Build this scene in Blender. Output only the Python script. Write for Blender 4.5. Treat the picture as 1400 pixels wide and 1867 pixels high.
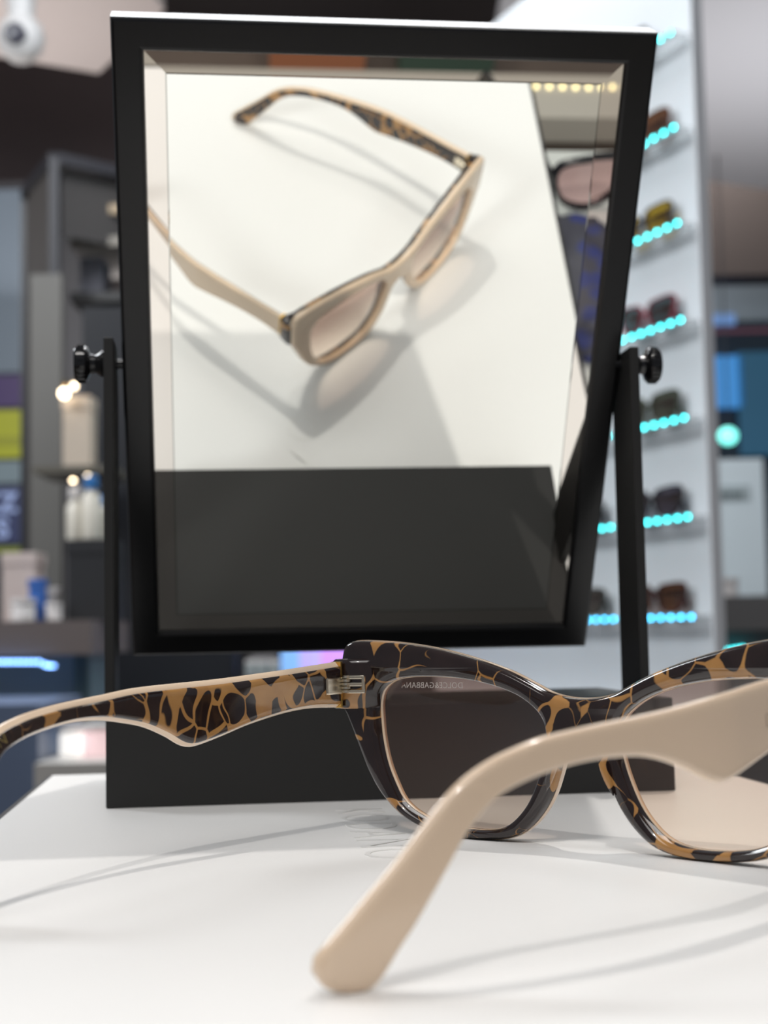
import bpy, bmesh, math, random
from mathutils import Vector, Matrix, noise
from mathutils.geometry import tessellate_polygon
random.seed(4)
scene = bpy.context.scene
for o in list(bpy.data.objects): bpy.data.objects.remove(o)
COL = scene.collection
MM = 0.001

# ------------------------------------------------------------------ camera
FPX, CAMH, PITCH, ROLL = 2681.7, 0.05334, 0.0818, -0.0193      # pitch up, roll
fwd = Vector((0, math.cos(PITCH), math.sin(PITCH)))
x0 = Vector((1, 0, 0)); u0 = x0.cross(fwd)
cx = x0*math.cos(ROLL) + u0*math.sin(ROLL); cu = -x0*math.sin(ROLL) + u0*math.cos(ROLL)
CAM = Vector((0, 0, CAMH))
cd = bpy.data.cameras.new('camera'); cam = bpy.data.objects.new('camera', cd); COL.objects.link(cam)
m = Matrix.Identity(4)
for i, c in enumerate((cx, cu, -fwd)):
    for j in range(3): m[j][i] = c[j]
m.translation = CAM; cam.matrix_world = m
cd.sensor_fit = 'HORIZONTAL'; cd.sensor_width = 36; cd.lens = FPX/1400*36
cd.clip_start = 0.01; cd.clip_end = 60
cd.dof.use_dof = True; cd.dof.focus_distance = 0.375; cd.dof.aperture_fstop = cd.lens/3.3
scene.camera = cam
# ------------------------------------------------------------------ world and lights
w = bpy.data.worlds.new('world'); scene.world = w; w.use_nodes = True
w.node_tree.nodes['Background'].inputs[0].default_value = (0.80, 0.86, 0.95, 1)
w.node_tree.nodes['Background'].inputs[1].default_value = 0.20
def lamp(name, kind, loc, target, power, col, **k):
    l = bpy.data.lights.new(name, kind); l.energy = power; l.color = col
    for a, b in k.items(): setattr(l, a, b)
    o = bpy.data.objects.new(name, l); COL.objects.link(o); o.location = loc
    o.rotation_euler = (Vector(target)-Vector(loc)).to_track_quat('-Z', 'Y').to_euler()
    return o
lamp('track_spot_behind_viewer', 'SPOT', (-0.19, -0.62, 1.80), (0.02, 0.40, 0), 40, (1, .965, .925), spot_size=0.75, spot_blend=0.5, shadow_soft_size=0.022)
lamp('track_spot_beyond_mirror', 'SPOT', (0.337, 1.03, 1.86), (0.02, 0.38, 0), 57, (1, .96, .91), spot_size=0.8, spot_blend=0.5, shadow_soft_size=0.02)
lamp('table_fill', 'AREA', (-0.3, -0.7, 1.88), (-0.3, -0.7, 0), 19, (1, .97, .94), shape='RECTANGLE', size=1.6, size_y=1.2)  # unseen soft fill, added to lift the shadows on the table
lamp('ceiling_panel_light_shop', 'AREA', (0.1, 2.3, 1.92), (0.1, 2.3, 0), 50, (.95, .97, 1), shape='RECTANGLE', size=2.2, size_y=1.0)
lamp('ceiling_fill_left', 'AREA', (-1.3, 3.9, 1.0), (-1.25, 3.7, 2), 8, (1, .93, .90), shape='RECTANGLE', size=1.2, size_y=1.2)  # unseen helper, added to brighten the left ceiling from below
lamp('ceiling_fill_right', 'AREA', (1.3, 4.2, .9), (1.3, 4.3, 2), 9, (.96, .96, 1), shape='RECTANGLE', size=1.2, size_y=1.2)  # unseen helper, added to brighten the right ceiling from below
lamp('tower_fill', 'AREA', (-1.5, 1.5, 1.5), (.35, 2.3, .2), 28, (.93, .97, 1), shape='RECTANGLE', size=.6, size_y=.6)  # unseen fill from the left, added to brighten the tower face
lamp('background_fill', 'AREA', (0, 5.9, 2.2), (0, 6.6, 0), 60, (1, .95, .92), shape='RECTANGLE', size=3.5, size_y=0.8)  # unseen fill, added so the far background is lit
vs = scene.view_settings
vs.view_transform = 'Standard'; vs.look = 'None'; vs.gamma = 1; vs.exposure = 0.0; vs.use_curve_mapping = False

# ------------------------------------------------------------------ materials
def mat(name, col, rough=.5, metal=0, emit=None, es=0, spec=.5, coat=0, bump=0, bscale=300, vary=0):
    M = bpy.data.materials.new(name); M.use_nodes = True; nt = M.node_tree; b = nt.nodes['Principled BSDF']
    b.inputs['Base Color'].default_value = (*col, 1); b.inputs['Roughness'].default_value = rough
    b.inputs['Metallic'].default_value = metal; b.inputs['Specular IOR Level'].default_value = spec
    b.inputs['Coat Weight'].default_value = coat; b.inputs['Coat Roughness'].default_value = .04
    if emit: b.inputs['Emission Color'].default_value = (*emit, 1); b.inputs['Emission Strength'].default_value = es
    if bump or vary:
        tc = nt.nodes.new('ShaderNodeTexCoord'); n = nt.nodes.new('ShaderNodeTexNoise')
        n.inputs['Scale'].default_value = bscale; n.inputs['Detail'].default_value = 4
        nt.links.new(tc.outputs['Object'], n.inputs['Vector'])
        if bump:
            bp = nt.nodes.new('ShaderNodeBump'); bp.inputs['Strength'].default_value = bump; bp.inputs['Distance'].default_value = .0005
            nt.links.new(n.outputs['Fac'], bp.inputs['Height']); nt.links.new(bp.outputs['Normal'], b.inputs['Normal'])
        if vary:
            mx = nt.nodes.new('ShaderNodeMix'); mx.data_type = 'RGBA'
            mx.inputs[6].default_value = (*[c*(1-vary) for c in col], 1); mx.inputs[7].default_value = (*[min(1, c*(1+vary)) for c in col], 1)
            nt.links.new(n.outputs['Fac'], mx.inputs[0]); nt.links.new(mx.outputs[2], b.inputs['Base Color'])
    return M
WHITE = mat('white_laminate', (.80, .79, .775), .38, bump=.12, bscale=900)
BLACK = mat('satin_black_metal', (.0185, .018, .0175), .6, spec=.3, bump=.04, bscale=2500)
FBLACK = mat('black_lacquer', (.0055, .0055, .0065), .30, spec=.4)
GBLACK = mat('gloss_black_metal', (.010, .010, .011), .16)
TRIM = mat('black_edge', (.015, .015, .016), .5)
CREAM = mat('cream_acetate', (.77, .59, .43), .14, coat=.3)
GOLD = mat('gold_metal', (.78, .50, .14), .22, metal=1)
HINGE = mat('pale_gold_metal', (.80, .72, .58), .18, metal=1)
PRINT = mat('grey_print', (.75, .70, .66), .5)
LOGO = mat('dark_gold_print', (.20, .15, .10), .35, metal=.3)
GOLDPRINT = mat('gold_foil_print', (.55, .42, .14), .3, metal=.6)
EMBOSS = mat('clear_gloss_lettering', (.80, .79, .77), .3, coat=.1)

def leopard(name, scale=150, lo=-.02, hi=.10, y0=None):
    M = bpy.data.materials.new(name); M.use_nodes = True; nt = M.node_tree; N = nt.nodes; L = nt.links; b = N['Principled BSDF']
    tc = N.new('ShaderNodeTexCoord')
    n1 = N.new('ShaderNodeTexNoise'); n1.inputs['Scale'].default_value = 120; n1.inputs['Detail'].default_value = 0
    L.new(tc.outputs['Object'], n1.inputs['Vector'])
    sub = N.new('ShaderNodeVectorMath'); sub.operation = 'SUBTRACT'; sub.inputs[1].default_value = (.5, .5, .5); L.new(n1.outputs['Color'], sub.inputs[0])
    sc = N.new('ShaderNodeVectorMath'); sc.operation = 'SCALE'; sc.inputs['Scale'].default_value = .007; L.new(sub.outputs[0], sc.inputs[0])
    ad = N.new('ShaderNodeVectorMath'); ad.operation = 'ADD'; L.new(tc.outputs['Object'], ad.inputs[0]); L.new(sc.outputs[0], ad.inputs[1])
    mp = N.new('ShaderNodeMapping'); mp.inputs['Scale'].default_value = (1, 1, .72); L.new(ad.outputs[0], mp.inputs['Vector'])
    v = N.new('ShaderNodeTexVoronoi'); v.feature = 'DISTANCE_TO_EDGE'; v.inputs['Scale'].default_value = scale; v.inputs['Randomness'].default_value = .95
    L.new(mp.outputs[0], v.inputs['Vector'])
    n2 = N.new('ShaderNodeTexNoise'); n2.inputs['Scale'].default_value = 62; n2.inputs['Detail'].default_value = 1; L.new(tc.outputs['Object'], n2.inputs['Vector'])
    mr = N.new('ShaderNodeMapRange'); mr.inputs['From Min'].default_value = .34; mr.inputs['From Max'].default_value = .70
    mr.inputs['To Min'].default_value = lo; mr.inputs['To Max'].default_value = hi; L.new(n2.outputs['Fac'], mr.inputs['Value'])
    thr = mr.outputs[0]
    if y0 is not None:                      # denser open ground in the middle of the temple
        sp = N.new('ShaderNodeSeparateXYZ'); L.new(tc.outputs['Object'], sp.inputs[0])
        d1 = N.new('ShaderNodeMath'); d1.operation = 'SUBTRACT'; d1.inputs[1].default_value = y0; L.new(sp.outputs['Y'], d1.inputs[0])
        d2 = N.new('ShaderNodeMath'); d2.operation = 'ABSOLUTE'; L.new(d1.outputs[0], d2.inputs[0])
        d3 = N.new('ShaderNodeMapRange'); d3.interpolation_type = 'SMOOTHSTEP'; d3.inputs['From Min'].default_value = .008; d3.inputs['From Max'].default_value = .026; d3.inputs['To Min'].default_value = .04; d3.inputs['To Max'].default_value = 0; L.new(d2.outputs[0], d3.inputs['Value'])
        d4 = N.new('ShaderNodeMath'); d4.operation = 'ADD'; L.new(thr, d4.inputs[0]); L.new(d3.outputs[0], d4.inputs[1]); thr = d4.outputs[0]
    su = N.new('ShaderNodeMath'); su.operation = 'SUBTRACT'; L.new(v.outputs['Distance'], su.inputs[0]); L.new(thr, su.inputs[1])
    vf = N.new('ShaderNodeTexVoronoi'); vf.feature = 'SMOOTH_F1'; vf.inputs['Smoothness'].default_value = .12; vf.inputs['Scale'].default_value = scale; vf.inputs['Randomness'].default_value = .95; L.new(mp.outputs[0], vf.inputs['Vector'])
    rr = N.new('ShaderNodeMath'); rr.operation = 'MULTIPLY_ADD'; rr.inputs[1].default_value = -1.6; rr.inputs[2].default_value = .74; L.new(thr, rr.inputs[0])
    s2 = N.new('ShaderNodeMath'); s2.operation = 'SUBTRACT'; L.new(rr.outputs[0], s2.inputs[0]); L.new(vf.outputs['Distance'], s2.inputs[1])
    mn = N.new('ShaderNodeMath'); mn.operation = 'MINIMUM'; L.new(su.outputs[0], mn.inputs[0]); L.new(s2.outputs[0], mn.inputs[1])
    r = N.new('ShaderNodeMapRange'); r.inputs['From Min'].default_value = -.008; r.inputs['From Max'].default_value = .012; L.new(mn.outputs[0], r.inputs['Value'])
    n3 = N.new('ShaderNodeTexNoise'); n3.inputs['Scale'].default_value = 160; L.new(tc.outputs['Object'], n3.inputs['Vector'])
    dk = N.new('ShaderNodeMix'); dk.data_type = 'RGBA'; dk.inputs[6].default_value = (.007, .0035, .0035, 1); dk.inputs[7].default_value = (.028, .015, .013, 1); L.new(n3.outputs['Fac'], dk.inputs[0])
    am = N.new('ShaderNodeMix'); am.data_type = 'RGBA'; am.inputs[6].default_value = (.30, .135, .04, 1); am.inputs[7].default_value = (.50, .27, .09, 1); L.new(n3.outputs['Fac'], am.inputs[0])
    mx = N.new('ShaderNodeMix'); mx.data_type = 'RGBA'; L.new(r.outputs[0], mx.inputs[0]); L.new(am.outputs[2], mx.inputs[6]); L.new(dk.outputs[2], mx.inputs[7])
    L.new(mx.outputs[2], b.inputs['Base Color'])
    b.inputs['Roughness'].default_value = .10; b.inputs['Coat Weight'].default_value = .5; b.inputs['Coat Roughness'].default_value = .03
    return M
LEOPARD = leopard('leopard_acetate', 128, -.04, .05)
LEOPARD_T = leopard('leopard_acetate_temple', 175, -.03, .07, y0=-.05)

def lens_mat(name, top, bot, z0, z1, refl=1.0, painted_refl=.04):
    M = bpy.data.materials.new(name); M.use_nodes = True; nt = M.node_tree; N = nt.nodes; L = nt.links
    N.remove(N['Principled BSDF']); out = N['Material Output']
    tc = N.new('ShaderNodeTexCoord'); sx = N.new('ShaderNodeSeparateXYZ'); L.new(tc.outputs['Object'], sx.inputs[0])
    mr = N.new('ShaderNodeMapRange'); mr.interpolation_type = 'SMOOTHSTEP'; mr.inputs['From Min'].default_value = z0; mr.inputs['From Max'].default_value = z1; L.new(sx.outputs['Z'], mr.inputs['Value'])
    mx = N.new('ShaderNodeMix'); mx.data_type = 'RGBA'; mx.inputs[6].default_value = (*bot, 1); mx.inputs[7].default_value = (*top, 1); L.new(mr.outputs[0], mx.inputs[0])
    t = N.new('ShaderNodeBsdfTransparent'); L.new(mx.outputs[2], t.inputs[0])
    g = N.new('ShaderNodeBsdfGlossy'); g.inputs['Roughness'].default_value = .01; g.inputs['Color'].default_value = (refl, refl, refl, 1)
    fr = N.new('ShaderNodeFresnel'); fr.inputs['IOR'].default_value = 1.45
    df = N.new('ShaderNodeBsdfDiffuse'); df.inputs[0].default_value = (.62, .40, .33, 1); hz = N.new('ShaderNodeMixShader'); hz.inputs[0].default_value = painted_refl; L.new(t.outputs[0], hz.inputs[1]); L.new(df.outputs[0], hz.inputs[2])  # brown diffuse mixed in as a painted reflection over the lens
    ms = N.new('ShaderNodeMixShader'); L.new(fr.outputs[0], ms.inputs[0]); L.new(hz.outputs[0], ms.inputs[1]); L.new(g.outputs[0], ms.inputs[2])
    L.new(ms.outputs[0], out.inputs['Surface'])
    return M
LENS = lens_mat('brown_pink_gradient_lens', (.45, .30, .245), (1, .85, .72), .004, .042)
def mirror_mat(name, col):
    M = bpy.data.materials.new(name); M.use_nodes = True; nt = M.node_tree; b = nt.nodes['Principled BSDF']
    b.inputs['Base Color'].default_value = (*col, 1); b.inputs['Metallic'].default_value = 1; b.inputs['Roughness'].default_value = 0.0
    return M
MIRROR = mirror_mat('silvered_glass', (.955, .965, .915)); BEVELM = mirror_mat('bevelled_silvered_glass', (.88, .84, .78)); ARRIS = mirror_mat('bevel_arris_line', (.45, .45, .42))

# ------------------------------------------------------------------ mesh helpers
def link(name, me, material, parent=None, smooth=False):
    if material: me.materials.append(material)
    if smooth:
        for p in me.polygons: p.use_smooth = True
    o = bpy.data.objects.new(name, me); COL.objects.link(o)
    if parent is not None: o.parent = parent
    return o
def from_bm(name, bm, material, parent=None, smooth=False):
    bmesh.ops.recalc_face_normals(bm, faces=bm.faces)
    me = bpy.data.meshes.new(name); bm.to_mesh(me); bm.free()
    return link(name, me, material, parent, smooth)
def tag(o, label, cat=None, group=None, kind=None):
    if label: o['label'] = label
    if cat: o['category'] = cat
    if group: o['group'] = group
    if kind: o['kind'] = kind
    return o
def empty(name, loc, rz, label, cat, group=None):
    o = bpy.data.objects.new(name, None); COL.objects.link(o); o.location = loc; o.rotation_euler = (0, 0, rz); o.empty_display_size = .02
    return tag(o, label, cat, group)
def add_box(bm, cen, size, basis=None, bev=0):
    ax = basis or (Vector((1, 0, 0)), Vector((0, 1, 0)), Vector((0, 0, 1)))
    cen = Vector(cen); v = []
    for sx in (-1, 1):
        for sy in (-1, 1):
            for sz in (-1, 1):
                v.append(bm.verts.new(cen + ax[0]*sx*size[0]/2 + ax[1]*sy*size[1]/2 + ax[2]*sz*size[2]/2))
    f = [bm.faces.new([v[i] for i in q]) for q in ((0, 1, 3, 2), (4, 6, 7, 5), (0, 4, 5, 1), (2, 3, 7, 6), (0, 2, 6, 4), (1, 5, 7, 3))]
    if bev:
        es = list({e for q in f for e in q.edges})
        bmesh.ops.bevel(bm, geom=es, offset=bev, segments=2, affect='EDGES', profile=.5)
def box(name, cen, size, material, parent=None, basis=None, bev=0):
    bm = bmesh.new(); add_box(bm, cen, size, basis, bev); return from_bm(name, bm, material, parent)
def add_lathe(bm, prof, origin, axis, seg=24):
    axis = Vector(axis).normalized(); a = axis.orthogonal().normalized(); b = axis.cross(a); origin = Vector(origin)
    rings = []
    for t, r in prof:
        rings.append([bm.verts.new(origin + axis*t + (a*math.cos(2*math.pi*k/seg) + b*math.sin(2*math.pi*k/seg))*max(r, 1e-6)) for k in range(seg)])
    for r0, r1 in zip(rings, rings[1:]):
        for k in range(seg): bm.faces.new((r0[k], r0[(k+1) % seg], r1[(k+1) % seg], r1[k]))
    bm.faces.new(rings[0][::-1]); bm.faces.new(rings[-1])
def lathe(name, prof, origin, axis, material, parent=None, seg=24, smooth=True):
    bm = bmesh.new(); add_lathe(bm, prof, origin, axis, seg); o = from_bm(name, bm, material, parent, smooth)
    if smooth: o.data.set_sharp_from_angle(angle=.7)
    return o
def smooth_closed(pts, n):
    P = [Vector(p) for p in pts]; N = len(P); out = []
    for i in range(N):
        p0, p1, p2, p3 = P[i-1], P[i], P[(i+1) % N], P[(i+2) % N]
        # centripetal-ish catmull rom with clamped tangents
        d = (p2-p1).length; t1 = (p2-p0); t2 = (p3-p1)
        t1 = t1.normalized()*d if t1.length > 0 else t1; t2 = t2.normalized()*d if t2.length > 0 else t2
        for k in range(8):
            t = k/8; h = (2*t**3-3*t**2+1, t**3-2*t**2+t, -2*t**3+3*t**2, t**3-t**2)
            out.append(p1*h[0] + t1*h[1] + p2*h[2] + t2*h[3])
    L = [0]
    for a, b in zip(out, out[1:]+out[:1]): L.append(L[-1]+(b-a).length)
    res = []; j = 0
    for k in range(n):
        s = L[-1]*k/n
        while L[j+1] < s: j += 1
        t = (s-L[j])/max(L[j+1]-L[j], 1e-9); res.append(out[j].lerp(out[(j+1) % len(out)], t))
    return res
def area2(P): return sum(a.x*b.y-b.x*a.y for a, b in zip(P, P[1:]+P[:1]))
def inset(P, d):
    """move a closed 2D contour towards its own inside by d"""
    s = 1 if area2(P) > 0 else -1; n = len(P); out = []
    for i in range(n):
        t = (P[(i+1) % n]-P[i-1])
        nr = Vector((-t.y, t.x)).normalized()*s; out.append(P[i]+nr*d)
    return out
def plate(name, outer, holes, layers, mapf, material, parent=None):
    """layers: (depth, inset).  mapf(a, b, depth) -> 3D.  solid plate with holes and rounded edges"""
    bm = bmesh.new(); loops = [outer]+holes; rows = []
    for t, ins in layers:
        row = []
        for li, lp in enumerate(loops):
            q = inset(lp, ins if li == 0 else -ins)
            row.append(([bm.verts.new(mapf(p.x, p.y, t)) for p in q], q))
        rows.append(row)
    for r0, r1 in zip(rows, rows[1:]):
        for (a, _), (b, _) in zip(r0, r1):
            n = len(a)
            for k in range(n): bm.faces.new((a[k], a[(k+1) % n], b[(k+1) % n], b[k]))
    for row in (rows[0], rows[-1]):
        flat = [v for vs_, _ in row for v in vs_]
        for tri in tessellate_polygon([[Vector((p.x, p.y, 0)) for p in q] for _, q in row]):
            if len(set(tri)) == 3:
                try: bm.faces.new([flat[i] for i in tri])
                except ValueError: pass
    o = from_bm(name, bm, material, parent, True); o.data.set_sharp_from_angle(angle=.75)
    return o
def text_mesh(name, body, size, depth, material, basis, origin, parent=None, align='CENTER', spacing=1.0, offset=0):
    c = bpy.data.curves.new(name, 'FONT'); c.body = body; c.size = size; c.extrude = depth; c.align_x = align; c.align_y = 'CENTER'; c.space_character = spacing; c.resolution_u = 3; c.offset = offset
    t = bpy.data.objects.new(name, c); COL.objects.link(t)
    dg = bpy.context.evaluated_depsgraph_get(); me = bpy.data.meshes.new_from_object(t.evaluated_get(dg))
    bpy.data.objects.remove(t); bpy.data.curves.remove(c)
    X, Y, Z = basis; o0 = Vector(origin)
    for v in me.vertices: v.co = o0 + X*v.co.x + Y*v.co.y + Z*v.co.z
    me.materials.clear()
    return link(name, me, material, parent)
def at(px, py, D):
    """world point seen at pixel (px, py) of the photograph at distance D (world y)"""
    d = fwd + cx*((px-700)/FPX) - cu*((py-933.5)/FPX)
    return CAM + d*(D/d.y)
def copy_tree(o, parent=None):
    c = o.copy(); COL.objects.link(c); c.parent = parent
    for ch in list(o.children): copy_tree(ch, c)
    return c

# ------------------------------------------------------------------ structure: shop floor, ceiling, far walls
FLOORZ = -1.0
tag(box('floor', (0, 2.6, FLOORZ-.05), (9, 10, .1), mat('brown_floor_tiles', (.20, .155, .125), .35, vary=.25, bscale=3)), None, kind='structure')
CEIL = mat('pinkish_white_ceiling', (.74, .67, .645), .8); CEILR = mat('cool_white_ceiling', (.72, .715, .73), .8)
DARKB = mat('dark_brown_bulkhead', (.13, .10, .10), .8, vary=.2, bscale=2)
def ceil_poly(name, pts, z, th, material):
    bm = bmesh.new(); lo = [bm.verts.new((x, y, z)) for x, y in pts]; hi = [bm.verts.new((x, y, z+th)) for x, y in pts]
    bm.faces.new(lo); bm.faces.new(hi[::-1]); n = len(pts)
    for k in range(n): bm.faces.new((lo[k], lo[(k+1) % n], hi[(k+1) % n], hi[k]))
    return tag(from_bm(name, bm, material), None, kind='structure')
def on_z(px, py, z):
    d = fwd + cx*((px-700)/FPX) - cu*((py-933.5)/FPX); p = CAM + d*((z-CAM.z)/d.z); return p.x, p.y
CZ = 1.75
a1 = on_z(-400, 60, CZ); a2 = on_z(0, 104, CZ); a3 = on_z(180, 134, CZ); a4 = on_z(300, 18, CZ)
ceil_poly('ceiling', [(-3.5, 2.4), (a4[0]-.25, 2.4), a4, a3, a2, a1, (-3.5, a1[1])], CZ, .06, CEIL)
b1 = on_z(1100, 300, CZ); b2 = on_z(1240, 321, CZ); b3 = on_z(1400, 346, CZ); b4 = on_z(1700, 390, CZ)
ceil_poly('ceiling', [(.35, 2.4), (3.5, 2.4), (3.5, b4[1]), b4, b3, b2, b1, (.35, b1[1])], CZ, .06, CEILR)
ceil_poly('ceiling', [(-4.5, 2.0), (4.5, 2.0), (4.5, 7.6), (-4.5, 7.6)], 2.35, .06, mat('dark_open_ceiling', (.05, .042, .042), .8))
tag(box('wall_back', (0, 7.6, .7), (9, .1, 3.4), mat('dim_grey_wall', (.16, .165, .18), .7)), None, kind='structure')
# bulkheads hanging from the dark ceiling beyond the white ones
p = at(-150, 340, 5.4); q = at(330, 340, 5.4)
tag(box('trim_1', ((p.x+q.x)/2, 5.5, (p.z+2.35)/2), (q.x-p.x, .2, 2.35-p.z), DARKB), None, kind='structure')
p = at(1130, 505, 6.0); q = at(1600, 505, 6.0)
tag(box('trim_2', ((p.x+q.x)/2, 6.1, (p.z+2.35)/2), (q.x-p.x, .2, 2.35-p.z), mat('taupe_bulkhead', (.07, .055, .05), .7)), None, kind='structure')

# ------------------------------------------------------------------ white display box
PSI = .1118
bdir = Vector((-math.sin(PSI), math.cos(PSI), 0)); cdir = Vector((math.cos(PSI), math.sin(PSI), 0)); ZA = Vector((0, 0, 1))
cL, cR, bN, bF = -.068, .184, .1775, .597
ctr = cdir*((cL+cR)/2) + bdir*((bN+bF)/2); PW, PD = cR-cL, bF-bN
LOWZ = -.14
podium = empty('display_box', ctr + Vector((0, 0, LOWZ)), PSI, 'white topped display box carrying the mirror and the sunglasses, with thin black edge', 'display box')
box('body', (0, 0, -LOWZ/2-.003), (PW-.004, PD-.004, -LOWZ-.006), TRIM, podium)
lid = box('top_panel', (0, 0, -LOWZ-.003), (PW-.004, PD-.004, .006), WHITE, podium)
for sx, sy, lx, ly in ((1, 0, .0022, PD), (-1, 0, .0022, PD), (0, 1, PW-.0044, .0022), (0, -1, PW-.0044, .0022)):
    box('edge_trim', (sx*(PW/2-.0011), sy*(PD/2-.0011), -LOWZ-.0045), (lx, ly, .0085), TRIM, podium)
def to_local(o, p): return Matrix.Rotation(-o.rotation_euler.z, 4, 'Z') @ (Vector(p)-o.location)
tdir = -Vector((0, 1, 0)); o_t = to_local(podium, (-.0048, .4035, .00003))
text_mesh('lettering', 'KODANO', .0215, .00014, EMBOSS, (tdir, Vector((1, 0, 0)), ZA), o_t, podium, spacing=1.12, offset=-.0003)

# ------------------------------------------------------------------ table mirror
TAU = .5619
aM = Vector((math.cos(.1114), math.sin(.1114), 0)); fr = Vector((math.sin(.1114), -math.cos(.1114), 0))
aB = aM.copy()
aM = Vector((.99289, .119, 0)).normalized(); nM = Vector((.10239, -.85435, -.50951)).normalized(); upM = Vector((.06063, -.50589, .86047)).normalized()   # frame axes, nM out of the glass
MC = Vector((-1.98, 513.86, 146.19))*MM; MW, MH = 176.55*MM, 232.94*MM
n2 = nM; G0m = Vector((-2.51, 515.26, 147.26))*MM    # glass plane
root = empty('table_mirror', (MC.x, MC.y, 0), 0, 'rectangular tilting mirror in a flat black frame, standing on the white display box', 'mirror')
def L(p): return Vector(p)-root.location
BB = Vector((2.38, 476.62, 0))*MM; BW, BH, BD = 183.6*MM, 30.3*MM, 96*MM
bas = (aB, -fr, ZA)
box('base_block', L(BB - fr*BD/2 + ZA*BH/2), (BW, BD, BH), BLACK, root, bas, bev=.0005)
# frame : hollow rectangle with small bevels, glass set back in a shallow rebate
FB, FD = 10.0*MM, 13*MM
def frame_mesh():
    bm = bmesh.new()
    o = L(MC)
    def ring(w, h, t): return [bm.verts.new(o + aM*sx*w/2 + upM*sy*h/2 + nM*t) for sx, sy in ((-1, -1), (1, -1), (1, 1), (-1, 1))]
    e = .0012
    rs = [ring(MW-2*FB, MH-2*FB, -FD), ring(MW, MH, -FD), ring(MW, MH, -e), ring(MW-.7*e, MH-.7*e, -.3*e), ring(MW-2*e, MH-2*e, 0),
          ring(MW-2*FB+2*e, MH-2*FB+2*e, 0), ring(MW-2*FB+.4*e, MH-2*FB+.4*e, -.3*e), ring(MW-2*FB, MH-2*FB, -e)]
    rs.append(rs[0])
    for r0, r1 in zip(rs, rs[1:]):
        for k in range(4): bm.faces.new((r0[k], r0[(k+1) % 4], r1[(k+1) % 4], r1[k]))
    return bm
from_bm('frame', frame_mesh(), FBLACK, root)
box('back_panel', L(MC - nM*(FD-.001)), (MW-2*FB-.0006, .002, MH-2*FB-.0006), BLACK, root, (aM, nM, upM))
# glass : flat field, bevel ring and the arris between them, all on the fitted glass plane
aG = (aM - n2*aM.dot(n2)).normalized(); uG = n2.cross(aG); uG = uG if uG.z > 0 else -uG
def gpt(u, v, t=0):
    """point of the glass plane straight behind frame coordinates (u, v)"""
    base = MC + aM*u + upM*v; k = (G0m-base).dot(n2)/nM.dot(n2); return L(base + nM*(k+t))
gw, gh, bv = (MW-2*FB)/2-.0002, (MH-2*FB)/2-.0002, 7.0*MM
def quadring(name, w0, h0, t0, w1, h1, t1, material, parent):
    bm = bmesh.new(); c = ((-1, -1), (1, -1), (1, 1), (-1, 1))
    A = [bm.verts.new(gpt(w0*x, h0*y, t0)) for x, y in c]; B = [bm.verts.new(gpt(w1*x, h1*y, t1)) for x, y in c]
    for k in range(4): bm.faces.new((A[k], A[(k+1) % 4], B[(k+1) % 4], B[k]))
    return from_bm(name, bm, material, parent)
bm = bmesh.new(); bm.faces.new([bm.verts.new(gpt(x*(gw-bv), y*(gh-bv))) for x, y in ((-1, -1), (1, -1), (1, 1), (-1, 1))])
bk = [gpt(x*gw, y*gh, -.002) for x, y in ((-1, -1), (1, -1), (1, 1), (-1, 1))]; bm.faces.new([bm.verts.new(v) for v in bk][::-1])
glass = from_bm('mirror_glass', bm, MIRROR, root)
tag(quadring('bevelled_edge', gw-bv+.0004, gh-bv+.0004, -.00001, gw, gh, -.00006, BEVELM, glass), 'bevelled rim of the mirror glass')
quadring('arris', gw-bv, gh-bv, 0, gw-bv+.0004, gh-bv+.0004, -.00001, ARRIS, glass)
# uprights, pivots and thumb screws
UT, UD = 3.3*MM, 25*MM
for s in (-1, 1):
    off = MW/2 + (2.2*MM if s < 0 else 0.6*MM) + UT/2
    pc = MC + aM*s*off
    top = MC.z + (.0085 if s < 0 else .006); zb = BH
    bm = bmesh.new(); add_box(bm, L(Vector((pc.x, pc.y, (top+zb)/2))), (UT, UD, top-zb), bas, .0004); from_bm('upright', bm, BLACK, root)
    ax = aM*s; pc = pc + ZA*.0016
    k = lathe('pivot_screw', [(-.004, .0017), (UT/2, .0017), (UT/2, .0043), (UT/2+.0016, .0046), (UT/2+.0036, .0032), (UT/2+.0052, .0034), (UT/2+.0062, .0058), (UT/2+.0070, .0064), (UT/2+.0098, .0064), (UT/2+.0106, .0058), (UT/2+.0108, .002)],
              L(pc), ax, GBLACK, root, 28)
    bm = bmesh.new()
    for q in range(22):
        a_ = 2*math.pi*q/22; b1_ = ax.orthogonal().normalized(); b2_ = ax.cross(b1_); rd = b1_*math.cos(a_)+b2_*math.sin(a_)
        add_box(bm, L(pc)+ax*(UT/2+.0084)+rd*.0064, (.0026, .0006, .0007), (ax, rd.cross(ax), rd))
    from_bm('grip_ribs', bm, GBLACK, k)

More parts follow.
